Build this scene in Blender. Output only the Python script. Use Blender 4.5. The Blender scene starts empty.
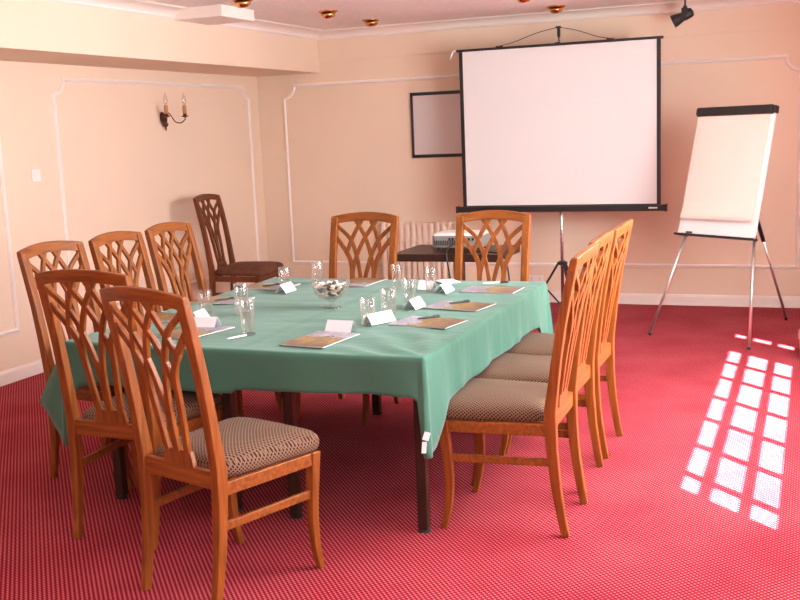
import bpy, bmesh, math, random
from mathutils import Vector, Matrix, noise
random.seed(7)
scn = bpy.context.scene
C = scn.collection
PI = math.pi
EPS = 0.0015

# ------------------------------------------------------------------ helpers
def link(name, bm, m=None, parent=None, smooth=False, bevel=0, kind=None, label=None):
    bmesh.ops.recalc_face_normals(bm, faces=bm.faces)
    me = bpy.data.meshes.new(name)
    bm.to_mesh(me); bm.free()
    if smooth:
        for p in me.polygons: p.use_smooth = True
    o = bpy.data.objects.new(name, me); C.objects.link(o)
    if m:
        for mm in (m if isinstance(m, (list, tuple)) else [m]): me.materials.append(mm)
    if parent: o.parent = parent
    if bevel:
        b = o.modifiers.new('bevel', 'BEVEL'); b.width = bevel; b.segments = 2
        b.limit_method = 'ANGLE'; b.angle_limit = math.radians(40)
    if kind: o['kind'] = kind
    if label: o['label'] = label
    return o

def tag(o, label, cat, group=None):
    o['label'] = label; o['category'] = cat
    if group: o['group'] = group
    return o

def thing(name, label, cat, loc=(0, 0, 0), rz=0, group=None):
    o = bpy.data.objects.new(name, None); C.objects.link(o)
    o.empty_display_size = .1
    o.location = loc; o.rotation_euler = (0, 0, rz)
    return tag(o, label, cat, group)

def dup(root, loc, rz, label=None, group=None):
    r = root.copy(); C.objects.link(r); r.location = loc; r.rotation_euler = (0, 0, rz)
    if label: r['label'] = label
    if group: r['group'] = group
    for ch in list(root.children):
        c = ch.copy(); C.objects.link(c); c.parent = r
        for g in list(ch.children):
            d = g.copy(); C.objects.link(d); d.parent = c
    return r

def box(bm, x0, x1, y0, y1, z0, z1, mat=None):
    vs = [bm.verts.new((x, y, z)) for x in (x0, x1) for y in (y0, y1) for z in (z0, z1)]
    if mat is not None:
        for v in vs: v.co = mat @ v.co
    for f in ((0, 1, 3, 2), (4, 6, 7, 5), (0, 4, 5, 1), (2, 3, 7, 6), (0, 2, 6, 4), (1, 5, 7, 3)):
        bm.faces.new([vs[i] for i in f])
    return vs

def loft(bm, rings, cap=True, close=True):
    R = [[bm.verts.new(p) for p in ring] for ring in rings]
    n = len(R[0])
    for a, b in zip(R, R[1:]):
        for i in range(n if close else n - 1):
            j = (i + 1) % n
            bm.faces.new((a[i], a[j], b[j], b[i]))
    if cap:
        bm.faces.new(R[0][::-1]); bm.faces.new(R[-1])
    return R

def lathe(bm, prof, n=24, cx=0, cy=0, mat=None):
    rings = []
    for r, z in prof:
        ring = []
        for i in range(n):
            a = 2 * PI * i / n
            p = Vector((cx + r * math.cos(a), cy + r * math.sin(a), z))
            ring.append(mat @ p if mat is not None else p)
        rings.append(ring)
    loft(bm, rings)

def sweep(bm, pts, sizes, up=Vector((0, 0, 1)), n=4, cap=True):
    """Sweep a rectangle (n=4) or an ellipse along pts. sizes = (w across, d along up) half sizes."""
    pts = [Vector(p) for p in pts]
    rings = []
    for i, p in enumerate(pts):
        a = pts[max(i - 1, 0)]; b = pts[min(i + 1, len(pts) - 1)]
        t = (b - a).normalized()
        s = t.cross(up)
        if s.length < 1e-4: s = t.cross(Vector((1, 0, 0)))
        s.normalize(); u = s.cross(t).normalized()
        w, d = sizes[i] if isinstance(sizes, list) else sizes
        if n == 4:
            ring = [p + s * w + u * d, p - s * w + u * d, p - s * w - u * d, p + s * w - u * d]
        else:
            ring = [p + s * w * math.cos(2 * PI * k / n) + u * d * math.sin(2 * PI * k / n) for k in range(n)]
        rings.append(ring)
    loft(bm, rings, cap)

def tube(bm, pts, r, n=10):
    sweep(bm, pts, (r, r), up=Vector((0.13, 0.21, 0.97)), n=n)

def catmull(P, k=6):
    P = [Vector(p) for p in P]; out = []
    Q = [2 * P[0] - P[1]] + P + [2 * P[-1] - P[-2]]
    for i in range(1, len(Q) - 2):
        for j in range(k):
            t = j / k
            p0, p1, p2, p3 = Q[i - 1], Q[i], Q[i + 1], Q[i + 2]
            out.append(0.5 * ((2 * p1) + (-p0 + p2) * t + (2 * p0 - 5 * p1 + 4 * p2 - p3) * t * t + (-p0 + 3 * p1 - 3 * p2 + p3) * t ** 3))
    out.append(P[-1]); return out

# ------------------------------------------------------------------ materials
def newmat(name, col=(.8, .8, .8), rough=.5, metal=0, spec=.5, **kw):
    m = bpy.data.materials.new(name); m.use_nodes = True
    b = m.node_tree.nodes['Principled BSDF']
    b.inputs['Base Color'].default_value = (*col, 1)
    b.inputs['Roughness'].default_value = rough
    b.inputs['Metallic'].default_value = metal
    b.inputs['Specular IOR Level'].default_value = spec
    for k, v in kw.items(): b.inputs[k].default_value = v
    return m, m.node_tree, b

def nd(t, typ, **kw):
    n = t.nodes.new(typ)
    for k, v in kw.items(): setattr(n, k, v)
    return n

def mathn(t, op, a, b=None):
    n = nd(t, 'ShaderNodeMath', operation=op)
    for i, v in enumerate((a, b)):
        if v is None: continue
        if isinstance(v, (int, float)): n.inputs[i].default_value = v
        else: t.links.new(v, n.inputs[i])
    return n.outputs[0]

def ramp(t, fac, stops):
    r = nd(t, 'ShaderNodeValToRGB')
    e = r.color_ramp.elements
    while len(e) < len(stops): e.new(.5)
    for x, (p, c) in zip(e, stops): x.position = p; x.color = (*c, 1)
    t.links.new(fac, r.inputs[0]); return r

def painted(name, col, rough=.7, var=.05, bump=.02, scale=30, spec=.3, bscale=120):
    m, t, b = newmat(name, col, rough, spec=spec)
    tc = nd(t, 'ShaderNodeTexCoord'); nz = nd(t, 'ShaderNodeTexNoise')
    nz.inputs['Scale'].default_value = scale / 20; nz.inputs['Detail'].default_value = 4
    t.links.new(tc.outputs['Object'], nz.inputs['Vector'])
    r = ramp(t, nz.outputs['Fac'], [(.3, tuple(c * (1 - var) for c in col)), (.7, tuple(min(1, c * (1 + var)) for c in col))])
    t.links.new(r.outputs[0], b.inputs['Base Color'])
    if bump:
        n2 = nd(t, 'ShaderNodeTexNoise'); n2.inputs['Scale'].default_value = bscale
        t.links.new(tc.outputs['Object'], n2.inputs['Vector'])
        bp = nd(t, 'ShaderNodeBump'); bp.inputs['Strength'].default_value = bump * 5; bp.inputs['Distance'].default_value = .004
        t.links.new(n2.outputs['Fac'], bp.inputs['Height']); t.links.new(bp.outputs[0], b.inputs['Normal'])
    return m

M = {}
M['wall'] = painted('peach_wall_paint', (.80, .625, .475), .8, .02, .01)
M['white'] = painted('white_trim_paint', (.85, .76, .69), .5, .015, 0)
M['ceil'] = painted('stippled_ceiling', (.93, .86, .82), .85, .05, .14, scale=400, bscale=70)
M['radiator'] = painted('peach_radiator_enamel', (.78, .61, .48), .5, .01, 0)
M['outside_white'] = painted('window_frame_paint', (.85, .84, .82), .5, .01, 0)

def wood(name, dark, light, rough=.45, scale=(60, 60, 4), coat=.08):
    m, t, b = newmat(name, light, rough, spec=.5)
    b.inputs['Coat Weight'].default_value = coat; b.inputs['Specular IOR Level'].default_value = .35; b.inputs['Coat Roughness'].default_value = .25
    tc = nd(t, 'ShaderNodeTexCoord'); mp = nd(t, 'ShaderNodeMapping')
    mp.inputs['Scale'].default_value = scale
    nz = nd(t, 'ShaderNodeTexNoise'); nz.inputs['Scale'].default_value = 1; nz.inputs['Detail'].default_value = 5
    nz.inputs['Distortion'].default_value = .6
    t.links.new(tc.outputs['Object'], mp.inputs['Vector']); t.links.new(mp.outputs[0], nz.inputs['Vector'])
    r = ramp(t, nz.outputs['Fac'], [(.25, dark), (.75, light)])
    t.links.new(r.outputs[0], b.inputs['Base Color'])
    return m
M['wood'] = wood('honey_stained_beech', (.14, .032, .004), (.34, .100, .013))
M['rail_wood'] = wood('honey_stained_beech_cross_grain', (.14, .032, .004), (.34, .100, .013), scale=(4, 60, 60))
M['darkwood'] = wood('dark_stained_table_wood', (.022, .009, .006), (.050, .020, .012), rough=.4, coat=.1)

def carpet():
    m, t, b = newmat('crimson_carpet', rough=.9, spec=.06)
    b.inputs['Sheen Weight'].default_value = .05; b.inputs['Sheen Roughness'].default_value = .5
    b.inputs['Sheen Tint'].default_value = (1, .5, .5, 1)
    tc = nd(t, 'ShaderNodeTexCoord'); sp = nd(t, 'ShaderNodeSeparateXYZ')
    t.links.new(tc.outputs['Object'], sp.inputs[0])
    x, y = sp.outputs[0], sp.outputs[1]
    ca = mathn(t, 'COSINE', mathn(t, 'MULTIPLY', x, 2 * PI / .021))
    cb = mathn(t, 'COSINE', mathn(t, 'MULTIPLY', y, 2 * PI / .024))
    fac = mathn(t, 'ADD', mathn(t, 'MULTIPLY', mathn(t, 'MULTIPLY', ca, cb), .5), .5)
    nz = nd(t, 'ShaderNodeTexNoise'); nz.inputs['Scale'].default_value = 2.2; nz.inputs['Detail'].default_value = 5
    t.links.new(tc.outputs['Object'], nz.inputs['Vector'])
    fac = mathn(t, 'MULTIPLY', fac, mathn(t, 'ADD', mathn(t, 'MULTIPLY', nz.outputs['Fac'], .5), .75))
    r = ramp(t, fac, [(.15, (.15, .001, .007)), (.55, (.27, .005, .022)), (.95, (.68, .17, .19))])
    t.links.new(r.outputs[0], b.inputs['Base Color'])
    bp = nd(t, 'ShaderNodeBump'); bp.inputs['Strength'].default_value = .35; bp.inputs['Distance'].default_value = .003
    t.links.new(fac, bp.inputs['Height']); t.links.new(bp.outputs[0], b.inputs['Normal'])
    return m
M['carpet'] = carpet()

def upholstery():
    m, t, b = newmat('brown_check_upholstery', rough=.8, spec=.2)
    b.inputs['Sheen Weight'].default_value = .05
    tc = nd(t, 'ShaderNodeTexCoord'); sp = nd(t, 'ShaderNodeSeparateXYZ')
    t.links.new(tc.outputs['Object'], sp.inputs[0])
    k = 2 * PI / .0108
    xx = mathn(t, 'ADD', sp.outputs[0], sp.outputs[2])
    yy = mathn(t, 'ADD', sp.outputs[1], 0.0)
    cx = mathn(t, 'COSINE', mathn(t, 'MULTIPLY', mathn(t, 'ADD', xx, yy), k * .7))
    cy = mathn(t, 'COSINE', mathn(t, 'MULTIPLY', mathn(t, 'SUBTRACT', xx, yy), k * .7))
    mx = mathn(t, 'MAXIMUM', cx, cy)
    f = mathn(t, 'ADD', mathn(t, 'MULTIPLY', mx, .5), .5)
    r = ramp(t, f, [(.45, (.018, .007, .005)), (.90, (.22, .125, .075))])
    t.links.new(r.outputs[0], b.inputs['Base Color'])
    bp = nd(t, 'ShaderNodeBump'); bp.inputs['Strength'].default_value = .3; bp.inputs['Distance'].default_value = .002
    t.links.new(f, bp.inputs['Height']); t.links.new(bp.outputs[0], b.inputs['Normal'])
    return m
M['seat'] = upholstery()
M['seat_plain'] = painted('dark_brown_velour', (.13, .045, .025), .8, .25, .05, scale=300)

def clothmat():
    m, t, b = newmat('green_table_linen', (.115, .33, .225), .8, spec=.12)
    b.inputs['Sheen Weight'].default_value = .2; b.inputs['Sheen Roughness'].default_value = .4
    tc = nd(t, 'ShaderNodeTexCoord')
    nz = nd(t, 'ShaderNodeTexNoise'); nz.inputs['Scale'].default_value = 3; nz.inputs['Detail'].default_value = 6
    mp = nd(t, 'ShaderNodeMapping'); mp.inputs['Scale'].default_value = (1, 2.2, 1); mp.inputs['Rotation'].default_value = (0, 0, .5)
    t.links.new(tc.outputs['Object'], mp.inputs[0]); t.links.new(mp.outputs[0], nz.inputs['Vector'])
    r = ramp(t, nz.outputs['Fac'], [(.3, (.064, .180, .128)), (.7, (.076, .204, .147))])
    t.links.new(r.outputs[0], b.inputs['Base Color'])
    bp = nd(t, 'ShaderNodeBump'); bp.inputs['Strength'].default_value = .55; bp.inputs['Distance'].default_value = .02
    t.links.new(nz.outputs['Fac'], bp.inputs['Height']); t.links.new(bp.outputs[0], b.inputs['Normal'])
    return m
M['cloth'] = clothmat()
M['black'] = newmat('black_plastic', (.012, .011, .011), .4)[0]
M['blackmetal'] = newmat('black_painted_metal', (.02, .018, .018), .35, .2)[0]
M['alu'] = newmat('brushed_aluminium', (.62, .60, .58), .35, .9)[0]
M['chrome'] = newmat('chromed_pole', (.55, .5, .48), .25, .9)[0]
M['brass'] = newmat('polished_brass', (.75, .42, .16), .22, 1)[0]
M['dbrass'] = newmat('antique_brass', (.10, .045, .025), .35, .8)[0]
M['candle'] = newmat('amber_candle_sleeve', (.55, .26, .10), .45)[0]
M['screen'] = painted('matt_white_screen_fabric', (.70, .69, .67), .8, .01, 0)
M['board'] = painted('grey_white_board', (.72, .64, .61), .25, .02, 0)
M['whiteboard'] = painted('enamel_white_board', (.70, .68, .65), .25, .01, 0)
M['paper'] = painted('flipchart_paper', (.66, .58, .50), .8, .02, .01, scale=60)
M['card'] = newmat('white_card', (.80, .80, .82), .6)[0]
M['plasticw'] = newmat('white_plastic', (.85, .78, .74), .35)[0]
M['grey'] = newmat('silver_grey_plastic', (.24, .235, .23), .4)[0]
M['greyl'] = newmat('pale_grey_plastic', (.80, .78, .75), .4)[0]
M['taupe'] = newmat('grey_brown_plastic', (.30, .20, .16), .5)[0]
M['rubber'] = newmat('dark_rubber', (.02, .02, .02), .8)[0]
M['bulbglow'] = newmat('lamp_lens', (.9, .75, .55), .15)[0]
def thinglass():
    m = bpy.data.materials.new('clear_thin_glass'); m.use_nodes = True; t = m.node_tree
    for n in list(t.nodes): t.nodes.remove(n)
    o = nd(t, 'ShaderNodeOutputMaterial'); lw = nd(t, 'ShaderNodeLayerWeight'); lw.inputs['Blend'].default_value = .35
    a = nd(t, 'ShaderNodeBsdfTransparent'); a.inputs[0].default_value = (.97, .96, .95, 1)
    g = nd(t, 'ShaderNodeBsdfGlossy'); g.inputs['Roughness'].default_value = .06
    d = nd(t, 'ShaderNodeBsdfTranslucent'); d.inputs[0].default_value = (.95, .92, .9, 1)  # pale translucent share, growing towards the edges, imitates highlights
    m1 = nd(t, 'ShaderNodeMixShader'); m1.inputs[0].default_value = .35; t.links.new(g.outputs[0], m1.inputs[1]); t.links.new(d.outputs[0], m1.inputs[2])
    m2 = nd(t, 'ShaderNodeMixShader'); k = mathn(t, 'ADD', mathn(t, 'MULTIPLY', lw.outputs['Facing'], .42), .07)
    t.links.new(k, m2.inputs[0]); t.links.new(a.outputs[0], m2.inputs[1]); t.links.new(m1.outputs[0], m2.inputs[2]); t.links.new(m2.outputs[0], o.inputs[0])
    return m
M['glass'] = thinglass()
def pane():
    m = bpy.data.materials.new('window_pane_glass'); m.use_nodes = True; t = m.node_tree
    for n in list(t.nodes): t.nodes.remove(n)
    o = nd(t, 'ShaderNodeOutputMaterial'); mx = nd(t, 'ShaderNodeMixShader'); a = nd(t, 'ShaderNodeBsdfTransparent'); g = nd(t, 'ShaderNodeBsdfGlossy')
    g.inputs['Roughness'].default_value = .02; mx.inputs[0].default_value = .06
    t.links.new(a.outputs[0], mx.inputs[1]); t.links.new(g.outputs[0], mx.inputs[2]); t.links.new(mx.outputs[0], o.inputs[0])
    return m
M['pane'] = pane()
def magmat():
    m, t, b = newmat('printed_cover_landscape_photo', rough=.3)
    tc = nd(t, 'ShaderNodeTexCoord'); sp = nd(t, 'ShaderNodeSeparateXYZ')
    t.links.new(tc.outputs['Object'], sp.inputs[0])
    oi = nd(t, 'ShaderNodeObjectInfo')
    nz = nd(t, 'ShaderNodeTexNoise'); nz.inputs['Scale'].default_value = 26; nz.inputs['Detail'].default_value = 4
    va = nd(t, 'ShaderNodeVectorMath', operation='ADD'); t.links.new(tc.outputs['Object'], va.inputs[0]); t.links.new(oi.outputs['Location'], va.inputs[1])
    t.links.new(va.outputs[0], nz.inputs['Vector'])
    v = mathn(t, 'ADD', mathn(t, 'MULTIPLY', sp.outputs[1], 3.2), .42)
    v = mathn(t, 'ADD', v, mathn(t, 'MULTIPLY', mathn(t, 'SUBTRACT', nz.outputs['Fac'], .5), .95))
    r = ramp(t, v, [(.0, (.16, .10, .06)), (.26, (.24, .16, .10)), (.34, (.36, .25, .07)), (.45, (.27, .19, .07)), (.52, (.07, .055, .025)), (.57, (.42, .40, .41)), (.72, (.20, .23, .36)), (.85, (.40, .38, .40)), (.97, (.16, .14, .10))])
    t.links.new(r.outputs[0], b.inputs['Base Color'])
    return m
M['mag'] = magmat()
M['sweetw'] = newmat('white_sweet_wrapper', (.85, .82, .76), .35)[0]
M['sweetd'] = newmat('dark_sweet_wrapper', (.05, .025, .015), .25)[0]
M['sweett'] = newmat('tan_sweet_wrapper', (.55, .38, .25), .35)[0]

# ------------------------------------------------------------------ the room
XL, XR, YB, YN, ZC = -5.086, .60, 9.154, -5.0, 2.54
T = .08
def struct(name, bm, m, **kw):
    o = link(name, bm, m, **kw); o['kind'] = 'structure'; return o
bm = bmesh.new(); box(bm, XL - T, XR + T, YN - T, YB + T, -.05, 0); struct('floor', bm, M['carpet'])
bm = bmesh.new(); box(bm, XL - T, XR + T, YN - T, YB + T, ZC, ZC + .05); struct('ceiling', bm, M['ceil'])
bm = bmesh.new(); box(bm, XL - T, XL, YN - T, YB + T, 0, ZC)
struct('wall_left', bm, M['wall'])
# dropped beam running along the left wall
XB, ZB = -4.406, 2.162
bm = bmesh.new(); box(bm, XL, XB, YN, YB, ZB, ZC); struct('trim_1', bm, M['wall'])
bm = bmesh.new(); box(bm, XL, XR, YB, YB + T, 0, ZC); box(bm, XB, XR, YB - .018, YB, 2.269, ZC)
struct('wall_back', bm, M['wall'])

def wall_with_openings(name, axis, p0, p1, a0, a1, ops):
    """wall slab between p0,p1 on 'axis', spanning a0..a1 along the other axis; ops = [(s0,s1,z0,z1)]"""
    bm = bmesh.new()
    def bx(s0, s1, z0, z1):
        if s1 - s0 < 1e-4 or z1 - z0 < 1e-4: return
        if axis == 'x': box(bm, p0, p1, s0, s1, z0, z1)
        else: box(bm, s0, s1, p0, p1, z0, z1)
    cur = a0
    for s0, s1, z0, z1 in sorted(ops):
        bx(cur, s0, 0, ZC); bx(s0, s1, 0, z0); bx(s0, s1, z1, ZC); cur = s1
    bx(cur, a1, 0, ZC)
    struct(name, bm, M['wall'])
W1 = (3.347, 6.29, .85, 2.27)
W2 = (6.70, 6.88, .85, 2.27)
W3_ADDED = (-.7, 1.6, .85, 2.27)  # unseen window, added to light the foreground chair and near carpet
wall_with_openings('wall_right', 'x', XR, XR + T, YN - T, YB + T, [W1, W2, W3_ADDED])
W4_ADDED = (-3.6, -1.9, .8, 2.2); W5_ADDED = (-1.2, .3, .8, 2.2)  # unseen rear openings, put in for fill from behind the camera
wall_with_openings('wall_rear', 'y', YN - T, YN, XL, XR, [W4_ADDED, W5_ADDED])

def window(n, axis, pc, s0, s1, z0, z1, sb, zb):
    bm = bmesh.new()
    def bx(a0, a1, b0, b1, d=.02):
        if axis == 'x': box(bm, pc - d, pc + d, a0, a1, b0, b1)
        else: box(bm, a0, a1, pc - d, pc + d, b0, b1)
    bx(s0, s0 + .012, z0, z1); bx(s1 - .012, s1, z0, z1); bx(s0, s1, z0, z0 + .05); bx(s0, s1, z1 - .012, z1)
    for s, h in sb: bx(s - h, s + h, z0, z1, .012)
    for z, h in zb: bx(s0, s1, z - h, z + h, .014)
    f = struct('window_%d' % n, bm, M['outside_white'])
    bm = bmesh.new()
    if axis == 'x': box(bm, pc - .002, pc + .002, s0, s1, z0, z1)
    else: box(bm, s0, s1, pc - .002, pc + .002, z0, z1)
    link('pane', bm, M['pane'], f)
zbars = [(1.961, .032), (1.630, .024), (1.285, .075), (1.06, .025)]
window(1, 'x', .62, *W1, [(y, .027) for y in (3.605, 4.045, 4.53, 5.005, 5.49, 5.915)], zbars)
window(2, 'x', .62, *W2, [], zbars)
window(5, 'x', .62, *W3_ADDED, [(y, .027) for y in (-.24, .22, .68, 1.14)], zbars)  # frame for the added opening beside the camera
window(3, 'y', YN - .04, *W4_ADDED, [(-3.17, .02), (-2.75, .02), (-2.33, .02)], [(1.25, .02), (1.7, .02)])  # frame for the first added rear opening
window(4, 'y', YN - .04, *W5_ADDED, [(-.82, .02), (-.45, .02), (-.07, .02)], [(1.25, .02), (1.7, .02)])  # frame for the second added rear opening

# skirting boards
def prism(bm, prof, path0, path1, inward):
    """prof: list (d, z): d = distance from wall toward the room"""
    a, b, n = Vector(path0), Vector(path1), Vector(inward)
    loft(bm, [[(p + n * d + Vector((0, 0, z))) for d, z in prof] for p in (a, b)])
sk = [(0, 0), (.018, 0), (.018, .075), (.010, .092), (0, .095)]
bm = bmesh.new(); prism(bm, sk, (XL, YB, 0), (XR, YB, 0), (0, -1, 0)); struct('baseboard_back', bm, M['white'])
bm = bmesh.new(); prism(bm, sk, (XL, YN, 0), (XL, YB, 0), (1, 0, 0)); struct('baseboard_left', bm, M['white'])
bm = bmesh.new(); prism(bm, sk, (XR, YN, 0), (XR, YB, 0), (-1, 0, 0)); struct('baseboard_right', bm, M['white'])
# coved cornice
cv = [(0, ZC - .075)] + [(.012 + .105 * (1 - math.cos(a)), ZC - .065 + .055 * math.sin(a)) for a in [i * PI / 12 for i in range(7)]] + [(.125, ZC), (0, ZC)]
YS = YB - .018
bm = bmesh.new(); prism(bm, cv, (XB, YS, 0), (XR, YS, 0), (0, -1, 0)); struct('trim_2', bm, M['white'])
bm = bmesh.new(); prism(bm, cv, (XB, YN, 0), (XB, YS, 0), (1, 0, 0)); struct('trim_3', bm, M['white'])
bm = bmesh.new(); prism(bm, cv, (XR, YN, 0), (XR, YS, 0), (-1, 0, 0)); struct('trim_4', bm, M['white'])
# boxed duct on the ceiling against the beam
bm = bmesh.new(); box(bm, XB + .002, -4.0, 6.74, 7.22, 2.458, ZC)
struct('trim_5', bm, M['white'], bevel=.004)

# panel mouldings with scooped corners
def moulding(n, wall, s0, s1, z0, z1, rc=.115):
    # path around the panel in (s,z)
    P = []
    def corner(cx, cz, a0, a1):
        for i in range(9):
            a = a0 + (a1 - a0) * i / 8
            P.append((cx + rc * math.cos(a), cz + rc * math.sin(a)))
    P += [(s0, z0)]; P += [(s1, z0)]
    corner(s1, z1, -PI / 2, -PI)
    corner(s0, z1, 0, -PI / 2)
    bm = bmesh.new(); N = len(P); w = .016
    prof = [(-w, .001), (-w * .7, .011), (-w * .2, .013), (0, .019), (w * .35, .019), (w, .006), (w, .001)]
    rings = []
    for i, p in enumerate(P):
        a = Vector(P[i - 1]); b = Vector(P[(i + 1) % N]); c = Vector(p)
        d0 = (c - a).normalized(); d1 = (b - c).normalized()
        n0 = Vector((-d0.y, d0.x)); n1 = Vector((-d1.y, d1.x)); nn = (n0 + n1)
        if nn.length < .1: nn = n0
        nn.normalize(); k = 1 / max(.5, nn.dot(n0))
        ring = []
        for off, h in prof:
            q = c + nn * off * k
            ring.append(Vector((q.x, YB - h, q.y)) if wall == 'back' else Vector((XL + h, q.x, q.y)))
        rings.append(ring)
    rings.append([v.copy() for v in rings[0]])
    loft(bm, rings, cap=False)
    struct('trim_%d' % n, bm, M['white'])
moulding(6, 'left', 6.16, 8.955, .343, 2.058)
moulding(7, 'left', 3.0, 5.57, .343, 2.058)
moulding(8, 'back', -4.80, -.12, .343, 2.055)
moulding(9, 'left', -.6, 2.4, .343, 2.058)

# ------------------------------------------------------------------ chairs
def plane_y(z):
    """centre line of the rear posts, in y"""
    K = [(0, -.487), (.10, -.468), (.25, -.446), (.40, -.437), (.503, -.436), (.70, -.462), (.90, -.494), (1.11, -.543)]
    for (za, ya), (zb, yb) in zip(K, K[1:]):
        if z <= zb: return ya + (yb - ya) * (z - za) / (zb - za)
    return K[-1][1]
def post_x(z):
    return .187 + .008 * min(z / .5, 1) + (0 if z < .5 else .002 * (z - .5) / .6)
def bow(x, z):
    return -.022 * (1 - (x / .2) ** 2) * min(1, max(0, (z - .5) / .5))
def make_chair(label, seatmat):
    t = thing('dining_chair', label, 'chair')
    for s in (-1, 1):   # rear leg and back post in one continuous piece
        bm = bmesh.new(); pts = []; sz = []
        for z, w, d in ((0, .0135, .0155), (.08, .015, .0165), (.2, .0165, .0185), (.35, .018, .021), (.46, .019, .0235), (.503, .019, .0235), (.56, .019, .021), (.7, .0195, .0185), (.85, .020, .017), (1.0, .021, .016), (1.095, .021, .0145)):
            pts.append((s * post_x(z), plane_y(z), z)); sz.append((w, d))
        sweep(bm, pts, sz, up=Vector((0, 1, 0)))
        link('leg', bm, M['wood'], t, bevel=.004)
        bm = bmesh.new()
        P = catmull([(s * .217, .005, 0), (s * .219, -.018, .10), (s * .2205, -.026, .22), (s * .221, -.016, .36), (s * .221, -.008, .456)], 3)
        L = len(P) - 1
        sweep(bm, P, [(.0125 + .008 * (i / L), .013 + .0085 * (i / L)) for i in range(L + 1)], up=Vector((0, 1, 0)))
        link('leg', bm, M['wood'], t, bevel=.004)
    # seat rails
    bm = bmesh.new()
    def rail(a, b, z0, z1, th):
        a, b = Vector(a), Vector(b); d = (b - a).normalized(); n = Vector((-d.y, d.x, 0)) * th / 2
        loft(bm, [[Vector((p.x, p.y, 0)) + q for q in (n + Vector((0, 0, z0)), -n + Vector((0, 0, z0)), -n + Vector((0, 0, z1)), n + Vector((0, 0, z1)))] for p in (a, b)])
    for s in (-1, 1): rail((s * .225, -.03, 0), (s * .199, -.415, 0), .408, .455, .022)
    rail((-.205, -.002, 0), (.205, -.002, 0), .408, .455, .022)
    rail((-.182, -.436, 0), (.182, -.436, 0), .430, .492, .024)
    link('seat_frame', bm, M['rail_wood'], t, bevel=.003)
    for s in (-1, 1):
        bm = bmesh.new(); sweep(bm, [(s * .221, -.028, .300), (s * .192, -.438, .300)], (.008, .0155))
        link('stretcher', bm, M['rail_wood'], t, bevel=.003)
    # cushion
    bm = bmesh.new(); rings = []
    for sc, z in ((.93, .4565), (.985, .460), (1.0, .472), (1.005, .487), (.985, .503), (.94, .515), (.84, .525), (.68, .533), (.45, .539), (.2, .542)):
        ring = []
        for i in range(56):
            a = 2 * PI * i / 56; e = .27
            u = math.copysign(abs(math.cos(a)) ** e, math.cos(a)); v = math.copysign(abs(math.sin(a)) ** e, math.sin(a))
            v2 = (v * sc + 1) / 2
            hw = .192 + (.243 - .192) * v2
            yy = -.424 + .472 * v2 + (.012 * (1 - (u * sc) ** 2) if v > 0 else 0) * max(0, v)
            zz = z
            if v2 < .12 : zz = z
            ring.append((u * sc * hw, yy, zz))
        rings.append(ring)
    loft(bm, rings)
    link('seat', bm, seatmat, t, smooth=True)
    # crest rail
    bm = bmesh.new(); rings = []
    for i in range(17):
        x = -.218 + .436 * i / 16; f = 1 - (x / .218) ** 2
        y = plane_y(1.07) + bow(x, 1.07); zt = 1.104 + .024 * f; zb = 1.052 + .026 * f ** .8
        ti, bi = .0125, .0135
        rings.append([(x, y + bi, zb), (x, y - bi, zb), (x, y - ti - .012, zt), (x, y + ti - .012, zt)])
    loft(bm, rings)
    link('crest_rail', bm, M['rail_wood'], t, bevel=.004)
    # interlaced fan of slats
    bm = bmesh.new()
    def slat(pts, w=.0085, d=.0085):
        P = catmull([(x, 0, z) for x, z in pts], 5)
        P = [Vector((p.x, plane_y(p.z) + bow(p.x, p.z), p.z)) for p in P]
        sweep(bm, P, (w, d), up=Vector((0, 1, .15)))
    for s in (-1, 1):
        slat([(s * x, z) for x, z in ((.052, .54), (.060, .62), (.070, .74), (.080, .83), (.116, .90), (.184, .985))], .0125)
        slat([(s * x, z) for x, z in ((.004, .54), (.007, .68), (.024, .79), (.054, .892), (.098, .975), (.184, 1.050))], .0105)
        slat([(s * x, z) for x, z in ((.055, .58), (.068, .72), (.066, .80), (.038, .90), (-.002, .985), (-.072, 1.085))], .0105, .0082)
        slat([(s * x, z) for x, z in ((.112, .89), (.090, .96), (.066, 1.015), (.026, 1.088))], .0105, .0082)
    # shoe at the foot of the slats
    y = plane_y(.52)
    loft(bm, [[(x, y + d, z) for x, d in ((-w, -.009), (w, -.009), (w, .009), (-w, .009))] for w, z in ((.082, .490), (.070, .530), (.066, .545))])
    link('back_splat', bm, M['wood'], t, bevel=.002)
    return t

chairs = [
 ('wooden lattice back dining chair in the foreground with its whole brown checked seat in view', (-1.891, 3.345, 0), -.296),
 ('wooden lattice back chair at the near end of the table, left of the foreground chair', (-2.578, 3.745, 0), -.026),
 ('nearest of the three orange lit chairs on the right side of the table', (-1.365, 4.002, 0), 1.582),
 ('middle one of the three orange lit chairs on the right side of the table', (-1.395, 4.51, 0), 1.565),
 ('farthest of the three orange lit chairs on the right side of the table', (-1.391, 5.013, 0), 1.565),
 ('wooden lattice back chair at the far end of the table, left of the projector', (-2.488, 5.075, 0), 3.084),
 ('wooden lattice back chair at the far end of the table, in front of the projector', (-1.698, 5.10, 0), 3.106),
 ('nearest lattice back chair of the row between table and left wall', (-2.921, 4.054, 0), -1.609),
 ('middle lattice back chair of the row between table and left wall', (-2.880, 4.545, 0), -1.55),
 ('farthest lattice back chair of the row between table and left wall', (-2.890, 5.04, 0), -1.56),
]
ch0 = make_chair(chairs[0][0], M['seat']); ch0.location = chairs[0][1]; ch0.rotation_euler = (0, 0, chairs[0][2]); ch0['group'] = 'dining chairs around the table'
for lb, loc, rz in chairs[1:]: dup(ch0, loc, rz, lb)
_w = M['wood'], M['rail_wood']
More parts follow.
